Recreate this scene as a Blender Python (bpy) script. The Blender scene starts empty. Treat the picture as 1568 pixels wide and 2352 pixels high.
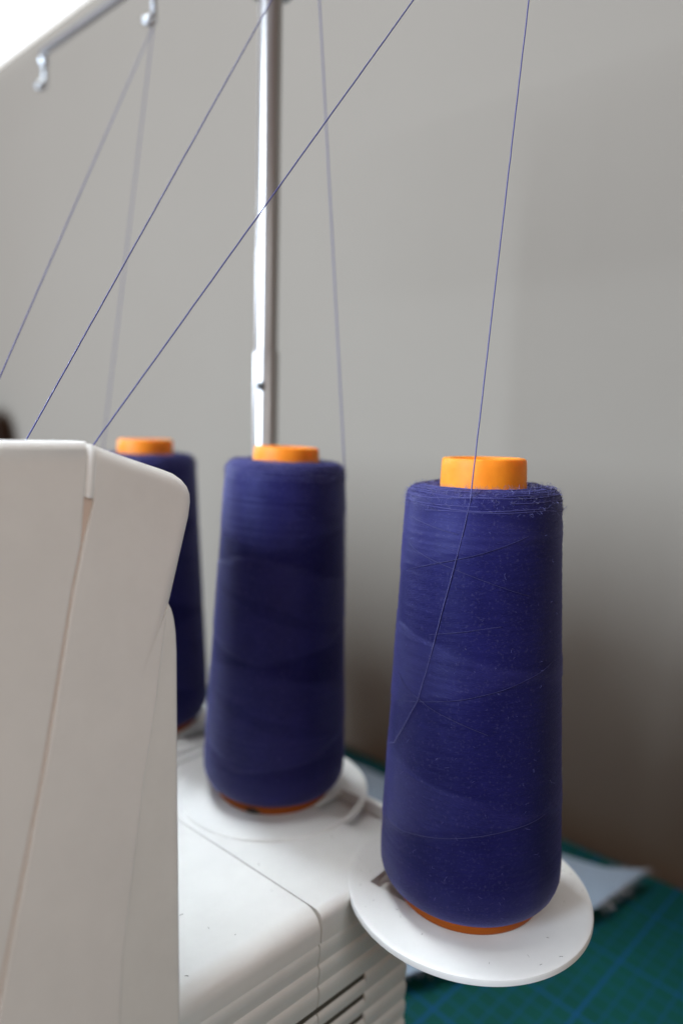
import bpy, bmesh, math, random
from mathutils import Vector, Matrix
from math import sin, cos, pi, sqrt, atan2, radians
random.seed(7)
S = bpy.context.scene
COL = S.collection

# ------------------------------------------------------------------ camera
YAW, PITCH, ROLL, FPX = -0.8639, 0.12393, 0.02649, 1558.3
CAM = Vector((-0.10522, 0.19528, 0.15548))
fw = Vector((cos(PITCH)*cos(YAW), cos(PITCH)*sin(YAW), -sin(PITCH)))
r0 = fw.cross(Vector((0, 0, 1))).normalized()
u0 = r0.cross(fw)
rt = cos(ROLL)*r0 + sin(ROLL)*u0
up = -sin(ROLL)*r0 + cos(ROLL)*u0
cd = bpy.data.cameras.new('camera')
cam = bpy.data.objects.new('camera', cd)
COL.objects.link(cam)
cam.matrix_world = Matrix((
    (rt.x, up.x, -fw.x, CAM.x), (rt.y, up.y, -fw.y, CAM.y),
    (rt.z, up.z, -fw.z, CAM.z), (0, 0, 0, 1)))
cd.sensor_fit = 'VERTICAL'
cd.sensor_height = 24.0
cd.lens = 24.0*FPX/2352.0
cd.clip_start, cd.clip_end = 0.01, 50
cd.dof.use_dof = True
cd.dof.focus_distance = 0.200
cd.dof.aperture_fstop = 2.9
S.camera = cam

# ------------------------------------------------------------------ world, lamps
wd = bpy.data.worlds.new('World'); S.world = wd; wd.use_nodes = True
bg = wd.node_tree.nodes['Background']
bg.inputs['Color'].default_value = (1.0, 0.42, 0.14, 1)
bg.inputs['Strength'].default_value = 0.20

def area(name, loc, target, size, size_y, power, color, spread=180):
    d = bpy.data.lights.new(name, 'AREA'); d.shape = 'RECTANGLE'
    d.size, d.size_y, d.energy, d.color = size, size_y, power, color
    d.spread = radians(spread)
    o = bpy.data.objects.new(name, d); COL.objects.link(o)
    o.location = loc
    o.rotation_euler = (Vector(target)-Vector(loc)).to_track_quat('-Z', 'Y').to_euler()
    return o
# daylight: a low wide front window; overhead lamps and a panel fill are added
area('front_window_light', (0.611, 1.743, 0.635), (0.1, -0.1, 0.05), 0.9, 0.9, 73, (0.86, 1.01, 1.18))
area('overhead_light', (0.22, 0.14, 1.20), (0.06, 0.10, 0.0), 0.3, 0.12, 0.155, (0.95, 0.98, 1.0), 30)  # added overhead lamp for the plate, narrow beam keeps off the wall
area('second_overhead_light', (0.62, -0.09, 1.20), (0.05, -0.03, 0.0), 0.3, 0.1, 0.30, (0.90, 0.97, 1.0), 30)  # second added overhead lamp, beam narrowed the same way
area('left_window_light', (1.30, 0.10, 0.38), (0.08, 0.0, 0.06), 0.45, 0.30, 0.27, (0.72, 0.84, 1.0), 14)
area('panel_fill_light', (-0.30, 0.20, 0.30), (0.02, 0.14, 0.05), 0.2, 0.2, 0.142, (0.95, 0.99, 0.99), 90)  # added fill lamp near the camera, brightens the side panel

S.view_settings.view_transform = 'Standard'
S.view_settings.look = 'None'
S.view_settings.exposure = 0.0
S.view_settings.gamma = 1.0
S.cycles.max_bounces = 8

# ------------------------------------------------------------------ materials
def mat(name, color, rough=0.5, **kw):
    m = bpy.data.materials.new(name); m.use_nodes = True
    b = m.node_tree.nodes['Principled BSDF']
    b.inputs['Base Color'].default_value = (*color, 1)
    b.inputs['Roughness'].default_value = rough
    for k, v in kw.items():
        b.inputs[k.replace('_', ' ')].default_value = v
    return m
def N(m, t, **kw):
    n = m.node_tree.nodes.new(t)
    for k, v in kw.items(): setattr(n, k, v)
    return n
def L(m, a, b): m.node_tree.links.new(a, b)
def bsdf(m): return m.node_tree.nodes['Principled BSDF']
def noise(m, scale, detail=4, rough=.6, vec=None):
    n = N(m, 'ShaderNodeTexNoise'); n.inputs['Scale'].default_value = scale
    n.inputs['Detail'].default_value = detail; n.inputs['Roughness'].default_value = rough
    if vec is None:
        tc = N(m, 'ShaderNodeTexCoord'); vec = tc.outputs['Object']
    L(m, vec, n.inputs['Vector']); return n
def ramp(m, fac, stops):
    r = N(m, 'ShaderNodeValToRGB'); e = r.color_ramp.elements
    while len(e) < len(stops): e.new(0.5)
    for i, (p, c) in enumerate(stops):
        e[i].position = p; e[i].color = (*c, 1)
    L(m, fac, r.inputs[0]); return r
def bump(m, h, strength, dist=0.001):
    b = N(m, 'ShaderNodeBump'); b.inputs['Strength'].default_value = strength
    b.inputs['Distance'].default_value = dist
    L(m, h, b.inputs['Height']); L(m, b.outputs[0], bsdf(m).inputs['Normal']); return b

def plastic(name, col, rough):
    m = mat(name, col, rough)
    n = noise(m, 55, 5, .65)
    c2 = tuple(v*0.955 for v in col)
    r = ramp(m, n.outputs['Fac'], [(0.35, c2), (0.62, col)])
    L(m, r.outputs[0], bsdf(m).inputs['Base Color'])
    n2 = noise(m, 2600, 2)
    bump(m, n2.outputs['Fac'], 0.10, 0.0002)
    return m
M_white = plastic('white_plastic', (0.845, 0.865, 0.858), 0.42)
M_white2 = plastic('cool_white_plastic', (0.77, 0.785, 0.765), 0.42)
M_panel = plastic('warm_white_plastic', (0.785, 0.79, 0.775), 0.5)
M_seam = mat('seam_dirt', (0.70, 0.57, 0.49), 0.7)
M_dark = mat('dark_gap', (0.085, 0.08, 0.065), 0.8)
M_inner = mat('inner_casing', (0.36, 0.33, 0.28), 0.7)
M_chrome = mat('chrome', (0.36, 0.35, 0.34), 0.28, Metallic=0.65)
M_steel = mat('painted_steel', (0.42, 0.44, 0.46), 0.28, Metallic=0.7)
M_black = mat('black_rubber', (0.01, 0.01, 0.01), 0.5)

# amber plastic core
M_core = mat('amber_plastic', (0.86, 0.33, 0.015), 0.55)
bsdf(M_core).inputs['Specular IOR Level'].default_value = 0.3
b = bsdf(M_core)
b.inputs['Subsurface Weight'].default_value = 0.55
b.inputs['Subsurface Radius'].default_value = (1.0, 0.45, 0.08)
b.inputs['Subsurface Scale'].default_value = 0.004
nz = noise(M_core, 160, 3)
rr = ramp(M_core, nz.outputs['Fac'], [(0.3, (0.68, 0.195, 0.005)), (0.7, (0.77, 0.25, 0.008))])
L(M_core, rr.outputs[0], b.inputs['Base Color'])

M_core_shaded = mat('amber_plastic_shaded', (0.32, 0.072, 0.004), 0.5)  # same amber plastic as the core, shade put into a darker colour
bsdf(M_core_shaded).inputs['Specular IOR Level'].default_value = 0.2
# wound thread
M_wind = mat('navy_winding', (0.02, 0.019, 0.08), 0.5)
b = bsdf(M_wind)
b.inputs['Sheen Weight'].default_value = 0.22
b.inputs['Sheen Roughness'].default_value = 0.4
b.inputs['Sheen Tint'].default_value = (0.30, 0.32, 1.0, 1)
b.inputs['Specular Tint'].default_value = (0.50, 0.52, 1.0, 1)
at = N(M_wind, 'ShaderNodeAttribute', attribute_name='band')
ats = N(M_wind, 'ShaderNodeAttribute', attribute_name='lie')
uv = N(M_wind, 'ShaderNodeUVMap', uv_map='wrap')
sx = N(M_wind, 'ShaderNodeSeparateXYZ'); L(M_wind, uv.outputs[0], sx.inputs[0])
# shear v by lie*u so the fibres run up or down the helix
m1 = N(M_wind, 'ShaderNodeMath', operation='MULTIPLY'); L(M_wind, sx.outputs[0], m1.inputs[0]); L(M_wind, ats.outputs['Fac'], m1.inputs[1])
m2 = N(M_wind, 'ShaderNodeMath', operation='ADD'); L(M_wind, sx.outputs[1], m2.inputs[0]); L(M_wind, m1.outputs[0], m2.inputs[1])
cx = N(M_wind, 'ShaderNodeCombineXYZ'); L(M_wind, sx.outputs[0], cx.inputs[0]); L(M_wind, m2.outputs[0], cx.inputs[1])
mp = N(M_wind, 'ShaderNodeMapping'); mp.inputs['Scale'].default_value = (70, 520, 1); L(M_wind, cx.outputs[0], mp.inputs['Vector'])
fib = noise(M_wind, 1.0, 4, .7, mp.outputs[0])
big = noise(M_wind, 90, 4, .6)
fine = noise(M_wind, 1300, 2, .6)
c_band = ramp(M_wind, at.outputs['Fac'], [(0.0, (0.0088, 0.0081, 0.062)), (1.0, (0.0108, 0.0100, 0.075))])
c_fib = ramp(M_wind, fib.outputs['Fac'], [(0.30, (0.74, 0.74, 0.76)), (0.70, (1.27, 1.27, 1.24))])
mx = N(M_wind, 'ShaderNodeMixRGB', blend_type='MULTIPLY'); mx.inputs[0].default_value = 1
L(M_wind, c_band.outputs[0], mx.inputs[1]); L(M_wind, c_fib.outputs[0], mx.inputs[2])
c_big = ramp(M_wind, big.outputs['Fac'], [(0.32, (0.82, 0.82, 0.86)), (0.7, (1.18, 1.18, 1.14))])
mx2 = N(M_wind, 'ShaderNodeMixRGB', blend_type='MULTIPLY'); mx2.inputs[0].default_value = 1
L(M_wind, mx.outputs[0], mx2.inputs[1]); L(M_wind, c_big.outputs[0], mx2.inputs[2])
# grey lint specks
c_spk = ramp(M_wind, fine.outputs['Fac'], [(0.56, (0, 0, 0)), (0.78, (0.75, 0.75, 0.75))])
mx3 = N(M_wind, 'ShaderNodeMixRGB', blend_type='MIX'); L(M_wind, c_spk.outputs[0], mx3.inputs[0])
L(M_wind, mx2.outputs[0], mx3.inputs[1]); mx3.inputs[2].default_value = (0.042, 0.039, 0.108, 1)
L(M_wind, mx3.outputs[0], b.inputs['Base Color'])
sr = N(M_wind, 'ShaderNodeMapRange'); L(M_wind, at.outputs['Fac'], sr.inputs[0]); sr.inputs[3].default_value = 0.16; sr.inputs[4].default_value = 0.36
L(M_wind, sr.outputs[0], b.inputs['Specular IOR Level'])
bump(M_wind, fib.outputs['Fac'], 0.30, 0.0005)

M_thread = mat('navy_thread', (0.030, 0.030, 0.16), 0.6)
M_turn = mat('lying_thread', (0.013, 0.012, 0.08), 0.7)
M_rim = mat('rim_thread', (0.036, 0.035, 0.15), 0.7)
bsdf(M_thread).inputs['Sheen Weight'].default_value = 0.3
M_lint = mat('lint', (0.11, 0.11, 0.28), 0.9)
M_dust = mat('grey_lint', (0.22, 0.21, 0.29), 0.9)
M_dirt = mat('dark_specks', (0.10, 0.10, 0.10), 0.9)
M_wlint = mat('white_lint', (0.6, 0.63, 0.63), 0.9)

M_wall = mat('wall_paint', (0.25, 0.222, 0.185), 0.85)
n = noise(M_wall, 6, 5)
rr = ramp(M_wall, n.outputs['Fac'], [(0.35, (0.248, 0.220, 0.183)), (0.65, (0.252, 0.224, 0.187))])
L(M_wall, rr.outputs[0], bsdf(M_wall).inputs['Base Color'])
n = noise(M_wall, 260, 3); bump(M_wall, n.outputs['Fac'], 0.15, 0.001)

M_wood = mat('brown_wood', (0.20, 0.10, 0.05), 0.5)
tc = N(M_wood, 'ShaderNodeTexCoord'); mp = N(M_wood, 'ShaderNodeMapping'); mp.inputs['Scale'].default_value = (2, 30, 30)
L(M_wood, tc.outputs['Object'], mp.inputs[0]); n = noise(M_wood, 3, 6, .6, mp.outputs[0])
rr = ramp(M_wood, n.outputs['Fac'], [(0.3, (0.13, 0.062, 0.03)), (0.7, (0.25, 0.13, 0.065))])
L(M_wood, rr.outputs[0], bsdf(M_wood).inputs['Base Color'])
M_darkwood = mat('dark_brown_wood', (0.06, 0.028, 0.018), 0.6)

# cutting mat with printed grid
M_mat = mat('green_mat', (0.0, 0.055, 0.05), 0.7)
bsdf(M_mat).inputs['Specular IOR Level'].default_value = 0.2
tc = N(M_mat, 'ShaderNodeTexCoord')
rot = N(M_mat, 'ShaderNodeMapping'); rot.inputs['Rotation'].default_value = (0, 0, radians(5.16)); L(M_mat, tc.outputs['Object'], rot.inputs[0])
sp = N(M_mat, 'ShaderNodeSeparateXYZ'); L(M_mat, rot.outputs[0], sp.inputs[0])
def grid(period, width, off):
    outs = []
    for k in (0, 1):
        a = N(M_mat, 'ShaderNodeMath', operation='ADD'); L(M_mat, sp.outputs[k], a.inputs[0]); a.inputs[1].default_value = off[k]+10*period
        f = N(M_mat, 'ShaderNodeMath', operation='PINGPONG'); L(M_mat, a.outputs[0], f.inputs[0]); f.inputs[1].default_value = period/2
        c = N(M_mat, 'ShaderNodeMath', operation='LESS_THAN'); L(M_mat, f.outputs[0], c.inputs[0]); c.inputs[1].default_value = width/2
        outs.append(c)
    mxx = N(M_mat, 'ShaderNodeMath', operation='MAXIMUM'); L(M_mat, outs[0].outputs[0], mxx.inputs[0]); L(M_mat, outs[1].outputs[0], mxx.inputs[1])
    return mxx
GOFF = (-0.0089, 0.1147)
g1 = grid(0.05, 0.0017, GOFF); g2 = grid(0.01, 0.0011, GOFF)
n = noise(M_mat, 30, 4)
base = ramp(M_mat, n.outputs['Fac'], [(0.3, (0.0, 0.062, 0.054)), (0.7, (0.001, 0.076, 0.066))])
q1 = N(M_mat, 'ShaderNodeMixRGB'); L(M_mat, g2.outputs[0], q1.inputs[0]); L(M_mat, base.outputs[0], q1.inputs[1]); q1.inputs[2].default_value = (0.002, 0.070, 0.135, 1)
q2 = N(M_mat, 'ShaderNodeMixRGB'); L(M_mat, g1.outputs[0], q2.inputs[0]); L(M_mat, q1.outputs[0], q2.inputs[1]); q2.inputs[2].default_value = (0.003, 0.075, 0.19, 1)
L(M_mat, q2.outputs[0], bsdf(M_mat).inputs['Base Color'])

M_denim = mat('pale_blue_cloth', (0.24, 0.31, 0.40), 0.9)
n = noise(M_denim, 900, 2); rr = ramp(M_denim, n.outputs['Fac'], [(0.3, (0.25, 0.34, 0.45)), (0.7, (0.37, 0.47, 0.59))])
L(M_denim, rr.outputs[0], bsdf(M_denim).inputs['Base Color'])
M_fray = mat('frayed_yarn', (0.36, 0.38, 0.42), 0.9)

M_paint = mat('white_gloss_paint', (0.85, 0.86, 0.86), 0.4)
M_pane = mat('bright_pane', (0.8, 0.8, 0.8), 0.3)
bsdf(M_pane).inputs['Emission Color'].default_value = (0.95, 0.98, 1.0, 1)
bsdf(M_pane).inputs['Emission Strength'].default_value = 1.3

# ------------------------------------------------------------------ helpers
def link_mesh(name, bm, m, parent=None, smooth=40, local=None):
    bmesh.ops.recalc_face_normals(bm, faces=bm.faces)
    me = bpy.data.meshes.new(name); bm.to_mesh(me); bm.free()
    return link_me(name, me, m, parent, smooth)
def link_me(name, me, m, parent=None, smooth=40):
    if m: me.materials.append(m)
    if smooth:
        me.shade_smooth(); me.set_sharp_from_angle(angle=radians(smooth))
    o = bpy.data.objects.new(name, me); COL.objects.link(o)
    if parent: o.parent = parent
    return o
def tag(o, label=None, cat=None, group=None, kind=None):
    if label: o['label'] = label
    if cat: o['category'] = cat
    if group: o['group'] = group
    if kind: o['kind'] = kind
    return o
def empty(name, loc=(0, 0, 0)):
    o = bpy.data.objects.new(name, None); o.empty_display_size = 0.02
    COL.objects.link(o); o.location = loc; return o

def add_box(bm, a, b, bev=0.0, seg=3):
    t = bmesh.new()
    v = [t.verts.new((x, y, z)) for x in (a[0], b[0]) for y in (a[1], b[1]) for z in (a[2], b[2])]
    for f in ((0,1,3,2), (4,6,7,5), (0,4,5,1), (2,3,7,6), (0,2,6,4), (1,5,7,3)):
        t.faces.new([v[i] for i in f])
    if bev: bmesh.ops.bevel(t, geom=t.edges[:], offset=bev, segments=seg, affect='EDGES', profile=0.5)
    join(bm, t)
def join(bm, t):
    bmesh.ops.recalc_face_normals(t, faces=t.faces)
    me = bpy.data.meshes.new('tmp'); t.to_mesh(me); t.free(); bm.from_mesh(me); bpy.data.meshes.remove(me)
def add_lathe(bm, prof, seg=96, center=(0, 0, 0), close=False):
    rings = []
    for r, z in prof:
        if r < 1e-7: rings.append([bm.verts.new((center[0], center[1], center[2]+z))])
        else: rings.append([bm.verts.new((center[0]+r*cos(2*pi*k/seg), center[1]+r*sin(2*pi*k/seg), center[2]+z)) for k in range(seg)])
    n = len(rings)
    for i in range(n if close else n-1):
        A, B = rings[i], rings[(i+1) % n]
        for k in range(seg):
            k2 = (k+1) % seg
            if len(A) == 1 and len(B) == 1: continue
            if len(A) == 1: bm.faces.new((A[0], B[k2], B[k]))
            elif len(B) == 1: bm.faces.new((A[k], A[k2], B[0]))
            else: bm.faces.new((A[k], A[k2], B[k2], B[k]))
def add_tube(bm, pts, rad, seg=8, caps=True):
    pts = [Vector(p) for p in pts]; rings = []
    n = len(pts); prev = None
    for i, p in enumerate(pts):
        d = (pts[min(i+1, n-1)]-pts[max(i-1, 0)]).normalized()
        if prev is None:
            a = Vector((0, 0, 1)) if abs(d.z) < .9 else Vector((1, 0, 0))
            x = d.cross(a).normalized()
        else:
            x = (prev - d*prev.dot(d)).normalized()
        prev = x; y = d.cross(x)
        r = rad[i] if hasattr(rad, '__len__') else rad
        rings.append([bm.verts.new(p+x*r*cos(2*pi*k/seg)+y*r*sin(2*pi*k/seg)) for k in range(seg)])
    for A, B in zip(rings, rings[1:]):
        for k in range(seg): bm.faces.new((A[k], A[(k+1) % seg], B[(k+1) % seg], B[k]))
    if caps and seg > 2:
        bm.faces.new(rings[0][::-1]); bm.faces.new(rings[-1])
def catmull(pts, n=8):
    P = [Vector(p) for p in pts]; P = [2*P[0]-P[1]]+P+[2*P[-1]-P[-2]]; out = []
    for i in range(1, len(P)-2):
        for k in range(n):
            t = k/n
            out.append(.5*((2*P[i])+(P[i+1]-P[i-1])*t+(2*P[i-1]-5*P[i]+4*P[i+1]-P[i+2])*t*t+(3*P[i]-P[i-1]-3*P[i+1]+P[i+2])*t**3))
    out.append(P[-2]); return out
def prism_yz(bm, poly, x0, x1, bev):
    """poly of (y,z) extruded from x0 (seen side) to x1; bev[i] = fillet radius of the seen edge i->i+1."""
    t = bmesh.new(); n = len(poly); P = [Vector(p) for p in poly]
    area2 = sum(P[i].x*P[(i+1) % n].y-P[(i+1) % n].x*P[i].y for i in range(n))
    sg_ = 1 if area2 > 0 else -1
    nrm = []
    for i in range(n):
        d = (P[(i+1) % n]-P[i]).normalized(); nrm.append(Vector((-d.y, d.x))*sg_)   # inward
    def ring(sn, cs):
        out = []
        for i in range(n):
            n1, n2 = nrm[i-1], nrm[i]; d1, d2 = bev[i-1]*(sn-.15), bev[i]*(sn-.15)
            det = n1.x*n2.y-n1.y*n2.x
            if abs(det) < .12: o = (n1+n2).normalized()*max(d1, d2) if abs(d1-d2) < 1e-4 else n1*(d1+d2)/2
            else: o = Vector(((d1*n2.y-d2*n1.y)/det, (n1.x*d2-n2.x*d1)/det))
            r = (bev[i-1]+bev[i])/2
            q = P[i]+o
            out.append(t.verts.new((x0+r*cs, q.x, q.y)))
        return out
    if max(bev) > 0.0: rings = [ring(1.25, 0)]+[ring(1-sin(k/6*pi/2), 1-cos(k/6*pi/2)) for k in range(7)]
    else: rings = [ring(0, 0)]
    rings.append([t.verts.new((x1, v.co.y, v.co.z)) for v in rings[-1]])
    t.faces.new(rings[0]); t.faces.new(rings[-1][::-1])
    for A, B in zip(rings, rings[1:]):
        for i in range(n): t.faces.new((A[i], B[i], B[(i+1) % n], A[(i+1) % n]))
    bmesh.ops.remove_doubles(t, verts=t.verts, dist=1e-6)
    join(bm, t)
def prism_xz(bm, poly, y0, y1):
    n = len(poly)
    A = [bm.verts.new((x, y0, z)) for x, z in poly]; B = [bm.verts.new((x, y1, z)) for x, z in poly]
    bm.faces.new(A); bm.faces.new(B[::-1])
    for i in range(n): bm.faces.new((A[i], B[i], B[(i+1) % n], A[(i+1) % n]))
def flat_poly(bm, loop, z0, z1):
    """solid plate from a 2-D outline (may be concave)"""
    t = bmesh.new()
    vs = [t.verts.new((x, y, z1)) for x, y in loop]
    es = [t.edges.new((vs[i], vs[(i+1) % len(vs)])) for i in range(len(vs))]
    bmesh.ops.triangle_fill(t, use_beauty=True, edges=es)
    r = bmesh.ops.extrude_face_region(t, geom=t.faces[:])
    for v in [g for g in r['geom'] if isinstance(g, bmesh.types.BMVert)]: v.co.z = z0
    join(bm, t)

# ------------------------------------------------------------------ setting
bm = bmesh.new(); add_box(bm, (-2.0, -0.36, -0.95), (6.0, -0.262, 3.0))
tag(link_mesh('wall', bm, M_wall, smooth=0), 'plain grey painted wall fading to brown near the table', kind='structure')
bm = bmesh.new(); add_box(bm, (-0.55, -0.258, -0.175), (1.15, 0.75, -0.1335), 0.004)
tag(link_mesh('table', bm, M_wood), 'brown wooden table top under the cutting mat and machine', 'table')
bm = bmesh.new(); add_box(bm, (-0.30, -0.252, -0.133), (0.60, 0.348, -0.130), 0.0008)
tag(link_mesh('cutting_mat', bm, M_mat), 'green cutting mat with blue printed grid lines under the machine', 'cutting mat')

# window edge top left
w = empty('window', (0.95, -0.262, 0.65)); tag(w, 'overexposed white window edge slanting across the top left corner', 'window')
bm = bmesh.new()
add_box(bm, (-0.59, 0.0005, -0.001), (-0.551, 0.016, 0.59), 0.002); add_box(bm, (0.751, 0.0005, -0.001), (0.79, 0.016, 0.59), 0.002); add_box(bm, (-0.5505, 0.0005, 0.551), (0.7505, 0.016, 0.59), 0.002)
link_mesh('frame', bm, M_paint, w)
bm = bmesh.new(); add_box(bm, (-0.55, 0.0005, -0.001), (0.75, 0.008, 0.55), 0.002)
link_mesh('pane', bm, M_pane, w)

# dark thing at the left rim
bm = bmesh.new(); add_box(bm, (0.915, -0.257, -0.130), (1.20, -0.11, 0.180), 0.05, 6)
tag(link_mesh('box', bm, M_darkwood), 'dark brown out-of-focus box against the wall at the left picture edge', 'box')

# cloth lying on the mat
FAB = [(0.30, -0.235), (0.2401, -0.2235), (0.16, -0.2240), (0.10, -0.2245), (0.0537, -0.2255), (0.0232, -0.2295), (0.0035, -0.2405),
       (0.0100, -0.2150), (0.0155, -0.1875), (0.0270, -0.1540), (0.0373, -0.1249), (0.0530, -0.0980), (0.069, -0.0699), (0.11, -0.05), (0.30, -0.05)]
t = bmesh.new(); vs = [t.verts.new((x, y, 0)) for x, y in FAB]
bmesh.ops.triangle_fill(t, use_beauty=True, edges=[t.edges.new((vs[i], vs[(i+1) % len(vs)])) for i in range(len(vs))])
bmesh.ops.subdivide_edges(t, edges=t.edges[:], cuts=5, use_grid_fill=True)
def cloth_z(x, y):
    return -0.1215 + 0.0022*sin(x*55+y*20) + 0.0012*sin(y*90-x*30) - 0.03*max(0, x-0.15)
for v in t.verts: v.co.z = cloth_z(v.co.x, v.co.y)
r = bmesh.ops.extrude_face_region(t, geom=t.faces[:])
for v in [g for g in r['geom'] if isinstance(g, bmesh.types.BMVert)]: v.co.z -= 0.0008
cl = empty('cloth_piece', (0.1, -0.15, -0.13)); tag(cl, 'pale blue cloth with a frayed corner lying on the cutting mat', 'cloth')
o = link_mesh('cloth', t, M_denim, cl); o.location = (-0.1, 0.15, 0.13)
bm = bmesh.new()
edge = [FAB[i] for i in range(5, 13)]
for i in range(len(edge)-1):
    a, c = Vector(edge[i]), Vector(edge[i+1])
    for k in range(34 if i < 3 else 12):
        p = a.lerp(c, random.random()); ln = random.uniform(.002, .006) if i > 0 else random.uniform(.003, .010)
        ang = random.uniform(0, 2*pi) if i > 1 else random.uniform(-2.8, 0.4)
        d = Vector((cos(ang)-.6, sin(ang)))*ln
        z = cloth_z(p.x, p.y)
        add_tube(bm, [(p.x, p.y, z), (p.x+d.x*.5, p.y+d.y*.5, z+random.uniform(-.001, .0015)), (p.x+d.x, p.y+d.y, z+random.uniform(-.003, .001))], .00016, 3, False)
o = link_mesh('frayed_edge', bm, M_fray, cl, 0); o.location = (-0.1, 0.15, 0.13); o['kind'] = 'stuff'

# ------------------------------------------------------------------ the overlock machine
sg = empty('overlock_machine', (0.12, 0.07, -0.130))
tag(sg, 'white overlock sewing machine with ribbed base and round spool holders', 'sewing machine')
off = -Vector(sg.location)
def part(name, bm, m, smooth=40, parent=None):
    o = link_mesh(name, bm, m, parent or sg, smooth)
    if parent is None: o.location = off
    return o
XS, TILT = 0.024, 0.215   # side panel leans: x = XS + TILT*z
def lean(bm):
    for v in bm.verts: v.co.x += TILT*v.co.z
# strip line between front and side covers, going down
ST = [(0.1044, 0.1496), (0.1046, 0.1487), (0.1050, 0.1469), (0.1076, 0.1355), (0.1108, 0.1251), (0.1145, 0.1151), (0.1265, 0.0776), (0.142, 0.0344), (0.1990, -0.129)]
OUT = [(0.1016, 0.1482), (0.0931, 0.1452), (0.083, 0.1419), (0.0799, 0.1407), (0.0776, 0.1391), (0.0762, 0.1373), (0.0756, 0.1352), (0.0758, 0.1330), (0.0771, 0.1290), (0.0879, 0.1068)]
RL = [(0.0897, 0.1041), (0.0958, 0.0838), (0.1028, 0.0639), (0.1101, 0.0403), (0.1142, 0.0268), (0.117, 0.013), (0.1330, -0.129)]
def widths(k):
    return 0.0013 if k < 4 else 0.00036
front = [(ST[i][0]+widths(i), ST[i][1]) for i in (0, 3, 4, 5, 6, 7, 8)]
poly = front[::-1] + [(0.240, 0.1502), (0.240, -0.129)]
bev = []
for i in range(len(poly)):
    if i < len(front)-1: bev.append(0.0006)
    elif i == len(front)-1: bev.append(0.0044)
    else: bev.append(0.0)
bm = bmesh.new(); prism_yz(bm, poly, XS, XS+0.009, bev); lean(bm); part('front_cover', bm, M_panel, 50)
side = [(ST[i][0]-widths(i), ST[i][1]) for i in range(3, len(ST))]
poly = [(0.1039, 0.1490)] + OUT + RL + side[::-1]
nO = 1+len(OUT); bev = []
for i in range(len(poly)):
    if i < nO-1: bev.append(0.0036)
    elif i < nO-1+len(RL): bev.append(0.0003)
    else: bev.append(0.0006)
bm = bmesh.new(); prism_yz(bm, poly, XS, XS+0.009, bev); lean(bm); part('side_cover', bm, M_panel, 50)
rear = [(0.0881, 0.1066), (0.0872, 0.1048), (0.0868, 0.1020), (0.0868, 0.0985), (0.0873, 0.0934), (0.0923, 0.0604), (0.1007, 0.0033), (0.1202, -0.129)]
poly = rear + [(y-0.0003, z) for y, z in RL[::-1]]
bev = [0.0012 if i < len(rear)-1 else (0.0002 if i >= len(rear) else 0) for i in range(len(poly))]
bm = bmesh.new(); prism_yz(bm, poly, XS+0.0004, XS+0.009, bev); lean(bm); part('rear_cover', bm, M_white2, 50)
# filler strip in the seam
bm = bmesh.new()
poly = [(y+.0016, z) for y, z in ST[2:]] + [(y-.0016, z) for y, z in ST[:1:-1]]
prism_yz(bm, poly, XS+0.0007, XS+0.0085, [0]*len(poly)); lean(bm); part('seam_strip', bm, M_seam)
# bead at the top of the strip
bm = bmesh.new(); add_tube(bm, catmull([(XS+.0024, 0.1047, 0.1486), (XS+.0010, 0.1050, 0.1468), (XS+.0009, 0.1064, 0.1405), (XS+.0010, 0.1074, 0.1362)], 6), .0014, 10)
lean(bm); part('corner_bead', bm, M_white)
# body shell behind the covers
bm = bmesh.new()
poly = [(0.241, 0.1490), (0.1050, 0.1486), (0.1016, 0.1474), (0.0845, 0.1412), (0.0800, 0.1388), (0.0784, 0.1352), (0.0794, 0.1290), (0.0893, 0.1064), (0.0884, 0.0990), (0.1030, 0.0033), (0.1216, -0.129), (0.241, -0.129)]
prism_yz(bm, poly, XS+0.0092, 0.40, [0]*len(poly)); lean(bm); part('body_shell', bm, M_white)
# tiny lint on the rear and top edges
bm = bmesh.new()
for k in range(150):
    if k < 80:
        z = random.uniform(0.02, 0.098); y = 0.0882+(0.0934-z)*0.152
        p = Vector((XS+TILT*z+random.uniform(.001, .004), y, z)); d = Vector((0, -1, random.uniform(-1, 1)))
    else:
        y = random.uniform(0.105, 0.15); p = Vector((XS+TILT*.15+random.uniform(.004, .012), y, 0.1497)); d = Vector((random.uniform(-.5, .5), random.uniform(-1, 1), .7))
    d = d.normalized()*random.uniform(.0004, .0011)
    add_tube(bm, [p, p+d*.5+Vector((0, 0, random.uniform(-.0003, .0003))), p+d], .00004, 3, False)
o = part('lint', bm, M_wlint, 0); o['kind'] = 'stuff'

# base: cover in front of the seam, spool tray behind it
ZT = -0.0006
def side_profile(xs, R, xin, zb):
    p = [(xin, ZT)]
    for k in range(9):
        a = pi/2*k/8
        p.append((xs+R-R*sin(a), ZT-R+R*cos(a)))
    p += [(xs, -0.0114), (xs+0.0016, -0.0118), (xs+0.0016, zb), (xin, zb)]
    return p
def skew(y): return 0.11*(y-0.035)
def skew_bm(bm):
    for v in bm.verts:
        if v.co.x < 0.1: v.co.x += skew(v.co.y)
bm = bmesh.new(); prism_xz(bm, side_profile(0.0272, 0.0068, 0.30, -0.125), 0.0440, 0.1180); skew_bm(bm); part('base_cover', bm, M_white, 50)
bm = bmesh.new(); prism_xz(bm, side_profile(0.0270, 0.0035, 0.30, -0.125), 0.0006, 0.0436); skew_bm(bm); part('spool_tray', bm, M_white, 50)
bm = bmesh.new(); add_box(bm, (0.037, 0.04355, -0.11), (0.29, 0.04405, -0.0016)); part('seam_gap', bm, M_seam)
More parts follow.
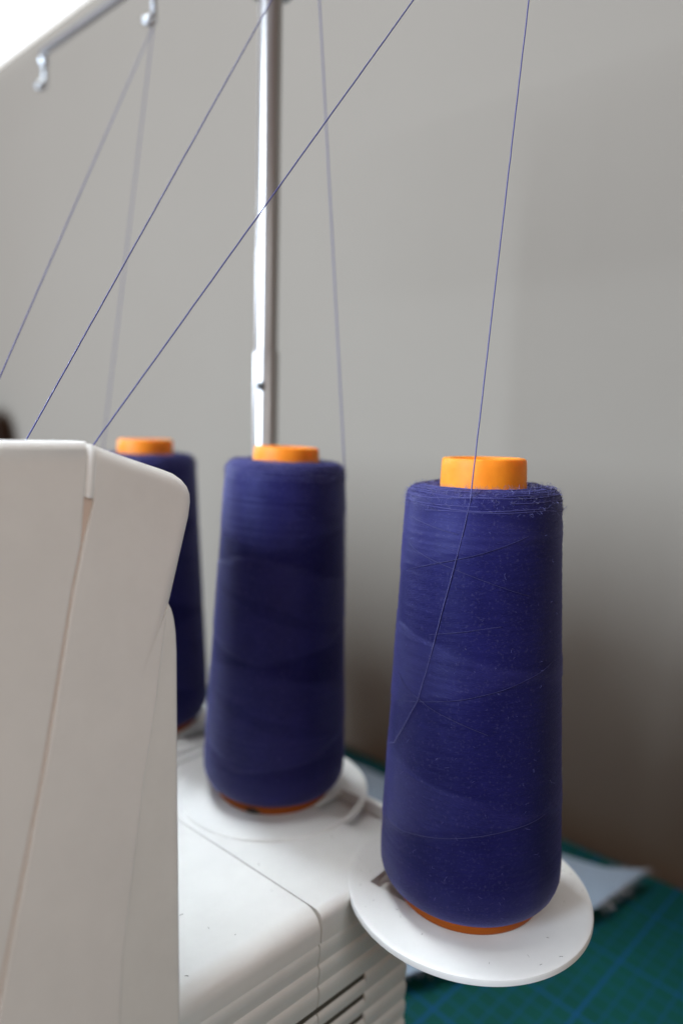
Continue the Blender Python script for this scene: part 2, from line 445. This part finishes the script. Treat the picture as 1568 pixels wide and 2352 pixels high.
# rear pocket: floor and rib
bm = bmesh.new(); add_box(bm, (0.0300, -0.0180, -0.016), (0.30, 0.0004, -0.0055)); part('pocket_floor', bm, M_white)
bm = bmesh.new(); add_box(bm, (0.0280, -0.0216, -0.016), (0.30, -0.0182, -0.0002), 0.0006); part('rear_rib', bm, M_white)
bm = bmesh.new(); add_box(bm, (0.0350, -0.0040, -0.125), (0.30, 0.0004, -0.0165)); part('rear_wall', bm, M_white)
for x, h in ((0.1490, 0.0016), (0.1425, 0.0010)):
    bm = bmesh.new(); add_box(bm, (x-.0015, -0.0178, -0.0054), (x+.0015, 0.0200, h), 0.0005); part('cross_rib', bm, M_white)

# ridges of the ribbed base side, pitch 7 mm
PZ, R0 = 0.0078, -0.0120
def ridge_bm(y0, y1, h):
    bm = bmesh.new(); n = 10; pts = []
    for k in range(n+1):
        t = k/n
        pts.append((0.0282 - 0.0008*sin(pi*t**.62), -t*h))
    pts += [(0.0330, -h), (0.0330, 0)]
    prism_xz(bm, pts, y0, y1); skew_bm(bm); bmesh.ops.recalc_face_normals(bm, faces=bm.faces)
    me = bpy.data.meshes.new('ridge'); bm.to_mesh(me); bm.free()
    me.materials.append(M_white); me.shade_smooth(); me.set_sharp_from_angle(angle=radians(35)); return me
full_t, full_c = ridge_bm(-0.0002, 0.0436, PZ), ridge_bm(0.0440, 0.1040, PZ)
short_t, slim_t = ridge_bm(-0.0002, 0.0216, PZ), ridge_bm(0.0217, 0.0436, PZ*.72)
slim_c = ridge_bm(0.0440, 0.1040, PZ*.72)
for i in range(16):
    z = R0 - i*PZ
    vent = i >= 3
    for me in ((short_t, slim_t, slim_c) if vent else (full_t, full_c)):
        o = bpy.data.objects.new('ridge', me); COL.objects.link(o); o.parent = sg
        o.location = off + Vector((0, 0, z))
        if vent and me in (slim_t, slim_c): o.location.z -= PZ*.28
    if vent:
        bm = bmesh.new(); add_box(bm, (0.02835, 0.0218, z-PZ*.275), (0.0288, 0.1040, z-0.0001)); skew_bm(bm); part('vent_slot', bm, M_dark, 0)

# round spool holders
RR, RI = 0.0410, 0.0386
def holder(name_bm, notch):
    bm = bmesh.new()
    add_lathe(bm, [(RI, 0.0), (RR-.0007, 0.0), (RR-.0002, -.0002), (RR, -.0007), (RR, -.0020), (RR-.0006, -.0026), (RI, -.0026)], 160, close=True)
    loop = []
    if notch == 'side':     # opening that reaches the rim on the -x side
        y0, y1, xl = 0.0005, -0.0178, -0.0238
        a0 = atan2(y0, -sqrt(RI*RI-y0*y0)); a1 = atan2(y1, -sqrt(RI*RI-y1*y1))
        a1 += 2*pi if a1 < 0 else 0          # ~205 deg
        st, en = a1, a0+2*pi
        m = 120
        for k in range(m+1):
            a = st + (en-st)*k/m
            loop.append((RI*cos(a), RI*sin(a)))
        loop += [(xl, y0), (xl, y1)]
        flat_poly(bm, loop, -0.0026, 0.0)
    else:
        # ring-shaped plate with a rectangular window, cut along a hairline
        x0, x1, y0, y1 = 0.004, 0.0257, 0.002, 0.0217
        a = atan2(y1, x1); m = 120
        for k in range(m+1):
            t = a + 1e-4 + (2*pi-2e-4)*k/m
            loop.append((RI*cos(t), RI*sin(t)))
        e = 2e-6
        loop += [(x1+e, y1-e), (x1, y0), (x0, y0), (x0, y1), (x1-e, y1+e)]
        flat_poly(bm, loop, -0.0026, 0.0)
    return bm
near_h = part('spool_holder', holder('h', 'window'), M_white)
mid_h = part('spool_holder', holder('h', 'side'), M_white); mid_h.location = off + Vector((0.0965, 0, 0))
for x in (0.1908, 0.2855):
    o = mid_h.copy(); COL.objects.link(o); o.parent = sg; o.location = off + Vector((x, 0, 0))
bm = bmesh.new(); add_box(bm, (0.0005, -0.004, -0.0080), (0.0262, 0.0225, -0.0042), 0.0005); part('holder_arm', bm, M_white)

# dirt specks on the white top surfaces
bm = bmesh.new()
for k in range(60):
    if k < 34:
        a, rr_ = random.uniform(0, 2*pi), random.uniform(0.026, 0.0395); x, y, z = rr_*cos(a), rr_*sin(a), 0.00005
        if 0.003 < x < 0.027 and 0.001 < y < 0.023: continue
    else:
        x, y, z = random.uniform(0.036, 0.13), random.uniform(0.003, 0.095), ZT+0.00005
        if math.hypot(x-.0965, y) < .042: continue
    a = random.uniform(0, pi); l = random.uniform(.00015, .0006)
    add_tube(bm, [(x-cos(a)*l, y-sin(a)*l, z), (x, y, z+.00004), (x+cos(a)*l, y+sin(a)*l, z)], random.uniform(.00003, .00007), 3, False)
o = part('dirt_specks', bm, M_dirt, 0); o['kind'] = 'stuff'

# telescopic rod
RX, RY = 0.1342, -0.0278
bm = bmesh.new(); add_lathe(bm, [(0.0, -.016), (0.00595, -.016), (0.00595, .1890), (0.00565, .1898), (0.0, .1898)], 64, (RX, RY, 0)); part('rod_sleeve', bm, M_chrome, 30)
bm = bmesh.new(); add_lathe(bm, [(0.0, .1899), (0.0053, .1899), (0.0053, .3700), (0.0, .3700)], 64, (RX, RY, 0)); part('rod', bm, M_chrome, 30)
bm = bmesh.new(); add_lathe(bm, [(0.0, .3455), (0.0105, .3455), (0.0112, .3465), (0.0112, .3600), (0.0, .3600)], 48, (RX, RY, 0)); part('rod_collar', bm, M_steel, 30)
# lock pin on the sleeve, facing left of the camera
pd = Vector((CAM.x-RX, CAM.y-RY, 0)).normalized(); pdl = Matrix.Rotation(radians(-26), 3, 'Z') @ pd
bm = bmesh.new(); c0 = Vector((RX, RY, 0.1735))
add_tube(bm, [c0+pdl*.0050, c0+pdl*.0062, c0+pdl*.0066], [.0021, .0021, .0016], 16); part('lock_pin', bm, M_black)

# thread guide bar with hooks
BY, BZ = -0.010, 0.3672
bm = bmesh.new(); add_tube(bm, [(-0.05, BY, BZ), (0.308, BY, BZ)], .0021, 12); 
add_tube(bm, [(RX, BY, BZ), (RX, RY, BZ-.004)], .003, 10); part('guide_bar', bm, M_steel)
def hook(x, zt, zb):
    bm = bmesh.new()
    pts = [(x, BY, zt), (x-.0008, BY, zt-.003), (x+.0010, BY, zt-.006), (x+.0004, BY, (zt+zb)/2), (x+.0006, BY, zb+.003), (x-.0006, BY+.0012, zb), (x+.0010, BY+.0035, zb-.0010), (x+.0030, BY+.0035, zb+.0012), (x+.0026, BY+.001, zb+.003)]
    add_tube(bm, catmull(pts, 6), .0014, 10)
    # flared lip that catches the light
    add_tube(bm, [(x+.0005, BY+.001, zb+.0030), (x+.0015, BY+.0025, zb+.0005), (x+.0018, BY+.0030, zb-.0008)], [.0012, .0026, .0015], 12)
    add_tube(bm, [(x+.0002, BY, zt-.0015), (x+.0001, BY+.0006, zt-.0045), (x-.0006, BY+.001, zt-.0085)], [.0016, .0030, .0012], 12)
    return part('thread_hook', bm, M_steel)
for x, zt, zb in ((0.3055, BZ-.001, 0.3475), (0.1962, BZ-.001, 0.3455), (0.0915, BZ-.001, 0.3465), (-0.0030, BZ-.001, 0.3375)):
    hook(x, zt, zb)

# ------------------------------------------------------------------ thread cones
PB = 0.0425
def sstep(x, w=.06):
    f = x % 1.0
    # 1 on [0,.5], 0 on [.5,1] with soft edges
    a = min(max((f)/w, 0), 1); c = min(max((f-.5)/w, 0), 1)
    return a - c
PROF = [(0.0132, 0.1366), (0.0150, 0.1374), (0.0175, 0.1380), (0.0205, 0.1380), (0.0226, 0.1373), (0.0239, 0.1360), (0.02445, 0.1340), (0.02462, 0.1310)]
k = 0
for i in range(1, 205):
    t = i/205; PROF.append((0.02462+(0.03005-0.02462)*t, 0.1310+(0.0170-0.1310)*t))
PROF += [(0.0301, 0.0150), (0.0301, 0.0125), (0.0300, 0.0106), (0.0296, 0.0088), (0.0289, 0.0072), (0.0280, 0.0059), (0.0268, 0.0048), (0.0254, 0.0040), (0.0236, 0.0035), (0.0200, 0.0040)]
def soft(x, w):
    return min(1, max(0, x/w+.5))
def bands(th, z):
    """winding pattern: (pale patch 0..1, step height 0..1); th in radians, 0..2 pi"""
    m = th/(2*pi)
    wob = 0.02*sin(z*310)+0.013*sin(z*830+1)
    u = ((z-0.1122)/PB - (m-59/360) + wob)        # rising edges sit at whole numbers
    v = ((z-0.0955)/PB + (m-55/360) - wob)        # falling edges
    i, j = math.floor(u), math.floor(v)
    fu, fv = u-i, v-j
    pale = 1.0 if (i+j) % 2 == 0 else 0.0
    edge = min(fu, 1-fu, fv, 1-fv)
    k = min(1, edge/.035)
    val = .5+(pale-.5)*k
    w = (v-0.576) % 1.0                           # thin dark wedge inside the pale patch
    if w > .91: val *= .6
    return val, .5*fu*0+pale*k
def surf_r(z):
    for (ra, za), (rb, zb) in zip(PROF[4:], PROF[5:]):
        if zb <= z <= za: return ra+(rb-ra)*(za-z)/(za-zb)
    return PROF[4][0] if z > PROF[4][1] else 0.02
SEG = 224
bm = bmesh.new()
lay_b = bm.verts.layers.float.new('band'); lay_l = bm.verts.layers.float.new('lie')
uvl = bm.loops.layers.uv.new('wrap')
rings = []
rnd = random.Random(3)
for j, (r, z) in enumerate(PROF):
    ring = []
    body = 0.012 < z < 0.134
    jit = rnd.uniform(-1, 1)*0.00006
    for s in range(SEG):
        th = 2*pi*s/SEG
        val, hgt = bands(th, z)
        fade = min(1, max(0, (0.1335-z)/0.008))*min(1, max(0, (z-0.014)/0.006))
        rr_ = r + fade*0.00022*hgt + jit
        if z > 0.132: rr_ += 0.00015*sin(th*7+j)+rnd.uniform(-1, 1)*.00012
        v = bm.verts.new((rr_*cos(th), rr_*sin(th), z + (rnd.uniform(-1, 1)*.00018 if z > .1345 else 0)))
        v[lay_b] = fade*val + (1-fade)*.6
        v[lay_l] = (0.30 if val > .5 else -0.30)
        ring.append(v)
    rings.append(ring)
for j in range(len(rings)-1):
    for s in range(SEG):
        s2 = (s+1) % SEG
        f = bm.faces.new((rings[j][s], rings[j+1][s], rings[j+1][s2], rings[j][s2]))
        us = [(s/SEG, j), (s/SEG, j+1), ((s+1)/SEG, j+1), ((s+1)/SEG, j)]
        for l, (u, jj) in zip(f.loops, us): l[uvl].uv = (u, PROF[jj][1]/0.14)
me_wind = bpy.data.meshes.new('winding'); bm.to_mesh(me_wind); bm.free()
me_wind.materials.append(M_wind); me_wind.shade_smooth()

cone = empty('thread_cone'); link_me('winding', me_wind, None, cone, 0)
bm = bmesh.new()
add_lathe(bm, [(0.0, 0.128), (0.0102, 0.128), (0.0103, 0.1456), (0.0107, 0.1466), (0.0114, 0.1469), (0.0124, 0.1469), (0.0130, 0.1466), (0.01328, 0.1458), (0.0134, 0.1440), (0.0138, 0.1340),
               (0.0138, 0.128)], 96)
link_mesh('core', bm, M_core, cone, 40)
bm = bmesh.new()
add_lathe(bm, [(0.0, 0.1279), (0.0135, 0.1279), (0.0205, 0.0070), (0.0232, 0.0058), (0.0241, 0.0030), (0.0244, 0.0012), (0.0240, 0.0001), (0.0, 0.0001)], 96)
link_mesh('core_foot', bm, M_core_shaded, cone, 40)
# fuzz
def fuzz(n_top, n_side):
    bm = bmesh.new(); bd = bmesh.new()
    for k in range(n_top+n_side):
        th = random.uniform(0, 2*pi)
        if k < n_top:
            i = random.choice((0, 1, 2, 3, 4, 5, 6)); f_ = random.random(); r = PROF[i][0]+(PROF[i+1][0]-PROF[i][0])*f_; z = PROF[i][1]+(PROF[i+1][1]-PROF[i][1])*f_
            nrm = Vector((cos(th)*(i/7)*.9, sin(th)*(i/7)*.9, 1-i/9)); ln = random.uniform(.0006, .0022)
        else:
            z = random.uniform(0.008, 0.132); r = surf_r(z)+.0001; nrm = Vector((cos(th), sin(th), 0)); ln = random.uniform(.0005, .0017)
        p = Vector((r*cos(th), r*sin(th), z))
        d = (nrm*random.uniform(.1, .7)+Vector((random.uniform(-1, 1), random.uniform(-1, 1), random.uniform(-1, 1)))*.8).normalized()
        d2 = (d+Vector((random.uniform(-1, 1), random.uniform(-1, 1), random.uniform(-1, 1)))*.9).normalized()
        q = p+d*ln*.5; e = q+d2*ln*.5
        add_tube(bd if random.random() < (.13 if k < n_top else .05) else bm, [p-nrm*.0001, q, e], .000028, 3, False)
    return bm, bd
b1, b2 = fuzz(2600, 420)
o = link_mesh('fuzz', b1, M_lint, cone, 0); o['kind'] = 'stuff'
o = link_mesh('grey_lint', b2, M_dust, cone, 0); o['kind'] = 'stuff'
# loose turns of thread round the top shoulder
bm = bmesh.new()
for k in range(26):
    t_ = k/25*6.7; i0 = min(int(t_), 6); f_ = t_-i0
    r = PROF[i0][0]+(PROF[i0+1][0]-PROF[i0][0])*f_; z = PROF[i0][1]+(PROF[i0+1][1]-PROF[i0][1])*f_
    a0 = random.uniform(0, 6.28); ln = random.uniform(2.0, 6.0); ph = random.uniform(0, 6); sl = random.uniform(-.0007, .0007)
    pts = []
    for q in range(60):
        a = a0+ln*q/59; w = .00035*sin(a*2+ph)+.0002*sin(a*5+ph*2)+sl*(q/59-.5)
        pts.append(((r+.00012-w*.3)*cos(a), (r+.00012-w*.3)*sin(a), z+w+.00008))
    add_tube(bm, pts, .00015, 5)
o = link_mesh('rim_threads', bm, M_rim, cone, 60); o['kind'] = 'stuff'
# small dark notch at the foot of the core
bm = bmesh.new(); add_lathe(bm, [(0, .0016), (.0016, .0014), (.0030, .0007), (.0036, 0), (.0030, -.0004), (0, -.0006)], 20)
for v in bm.verts:
    x, y, z = v.co; v.co = Vector((y*.35+0.0238, x, z+.0008)); v.co.rotate(Matrix.Rotation(radians(-10), 3, 'Z'))
link_mesh('foot_notch', bm, M_black, cone)

def copy_tree(o, parent=None):
    c = o.copy(); COL.objects.link(c); c.parent = parent
    for ch in list(o.children): copy_tree(ch, c)
    return c
cones = [cone, copy_tree(cone), copy_tree(cone)]
info = [((0, 0, 0.0002), (0.0122, 0.0047), 0, 'large sharp navy blue thread cone on the rightmost spool holder, nearest the camera'),
        ((0.0965, 0, 0.0002), (-0.0187, -0.0138), 2.2, 'middle navy blue thread cone standing in front of the chrome rod'),
        ((0.1908, 0, 0.0002), (0.0034, 0.0016), 4.1, 'leftmost navy blue thread cone half hidden behind the white machine body')]
for c, (loc, (la, lb), rz, lab) in zip(cones, info):
    c.location = loc
    c.rotation_mode = 'QUATERNION'
    axis = Vector((la, lb, 1)).normalized()
    c.rotation_quaternion = Vector((0, 0, 1)).rotation_difference(axis) @ Matrix.Rotation(rz, 3, 'Z').to_quaternion()
    for ch in c.children:      # how full each cone still is
        if ch.name.split('.')[0] in ('winding', 'fuzz', 'grey_lint', 'rim_threads'):
            ch.scale.z = {0: 1.0, 1: 1.022, 2: 1.011}[cones.index(c)]
    tag(c, lab, 'thread cone', 'navy thread cones on the spool holders')

# ------------------------------------------------------------------ free threads
def thread(pts, label, wob=0.00004, rad=.00023):
    P = [Vector(p) for p in pts]; out = []
    for a, c in zip(P, P[1:]):
        n = max(3, int((c-a).length/.003))
        for i in range(n):
            out.append(a.lerp(c, i/n) + Vector((random.uniform(-1, 1), random.uniform(-1, 1), 0))*wob)
    out.append(P[-1])
    bm = bmesh.new(); add_tube(bm, out, [rad if (p.z > .1385 or p.y > .05) else rad*.62 for p in out], 6)
    tag(link_mesh('thread', bm, M_thread, None, 80), label, 'thread', 'navy threads strung over the machine')
G1, G2, G3 = Vector((-0.0032, -0.010, 0.3366)), Vector((0.091, -0.010, 0.3459)), Vector((0.1972, -0.010, 0.3448))
def on_near(px, py):
    """point of the near cone's surface seen at photo position (px,py) of a 1568 x 2352 picture"""
    d = fw + rt*((px-784)/FPX) - up*((py-1176)/FPX)
    t = 0.15; ax = Vector((0.0122, 0.0047, 1)).normalized()
    while t < .30:
        p = CAM + d*t; h = p.dot(ax); rad = (p-ax*h).length
        if 0.006 < h < .1379 and rad < surf_r(h)+.00042: return p
        t += .00005
    return CAM + d*0.21
t1 = [G1, on_near(1079, 1150)] + [on_near(x, y) for x, y in ((1066, 1210), (1040, 1310), (1018, 1390), (990, 1500), (958, 1610), (925, 1670), (905, 1705))]
axn = Vector((0.0122, 0.0047, 1)).normalized()
q = t1[-1]; h = q.dot(axn); rad_ = (q-axn*h).length; th0 = atan2(q.y-axn.y*h, q.x-axn.x*h)
for da, dh in ((10, .0028), (22, .006), (36, .0095), (60, .015)):      # the strand runs on round the cone
    th_ = th0-radians(da); hh = h-dh; r_ = surf_r(hh)+.0002
    t1.append(Vector((axn.x*hh+r_*cos(th_), axn.y*hh+r_*sin(th_), hh)))
thread(t1, 'thread rising from the front of the sharp nearest cone to the top edge', rad=.00019)
thread([G1, (0.0658, 0.1000, 0.1478)], 'sharp long diagonal thread crossing in front of the chrome rod to the body corner')
thread([G2, (0.0939, 0.1050, 0.1482)], 'diagonal thread running from the rod top down to the machine body')
thread([G3, (0.1182, 0.1100, 0.1480)], 'faint blurred thread running from the hanging hook down past the left picture edge')
thread([G2, (0.0757, -0.0180, 0.1370), (0.0753, -0.0190, 0.1200), (0.0754, -0.0200, 0.1000), (0.0760, -0.0205, 0.0860)], 'thread hanging down along the right edge of the middle cone', .00003)
thread([G3, (0.2070, 0.0150, 0.1385), (0.2085, 0.0165, 0.1300)], 'very faint thread hanging from the hook to the leftmost cone')

# turns of thread lying on the nearest cone, traced where they show
inv = (Matrix.Translation(cones[0].location) @ cones[0].rotation_quaternion.to_matrix().to_4x4()).inverted()
TURNS = [[(1280, 1197), (1200, 1238), (1120, 1268), (1050, 1285), (985, 1297), (937, 1308)],
         [(938, 1247), (960, 1268), (1000, 1290), (1060, 1315), (1130, 1342), (1200, 1365), (1280, 1385)],
         [(1278, 1510), (1240, 1545), (1170, 1580), (1100, 1600), (1040, 1610), (960, 1612), (910, 1608)],
         [(916, 1545), (930, 1575), (960, 1605), (1000, 1635), (1060, 1665), (1120, 1690)],
         [(886, 1870), (895, 1890), (930, 1910), (990, 1924), (1060, 1926), (1140, 1915), (1220, 1890), (1278, 1850)],
         [(940, 1150), (960, 1157), (985, 1166), (1010, 1174)], [(945, 1140), (970, 1146), (1000, 1160)],
         [(940, 1185), (970, 1200), (1010, 1216), (1050, 1228)], [(985, 1458), (1060, 1452), (1150, 1440)]]
for T in TURNS:
    pts = [inv @ on_near(x, y) for x, y in T]
    bm = bmesh.new(); add_tube(bm, catmull(pts, 8), .00009, 6)
    link_mesh('thread_turn', bm, M_turn, cones[0], 60)
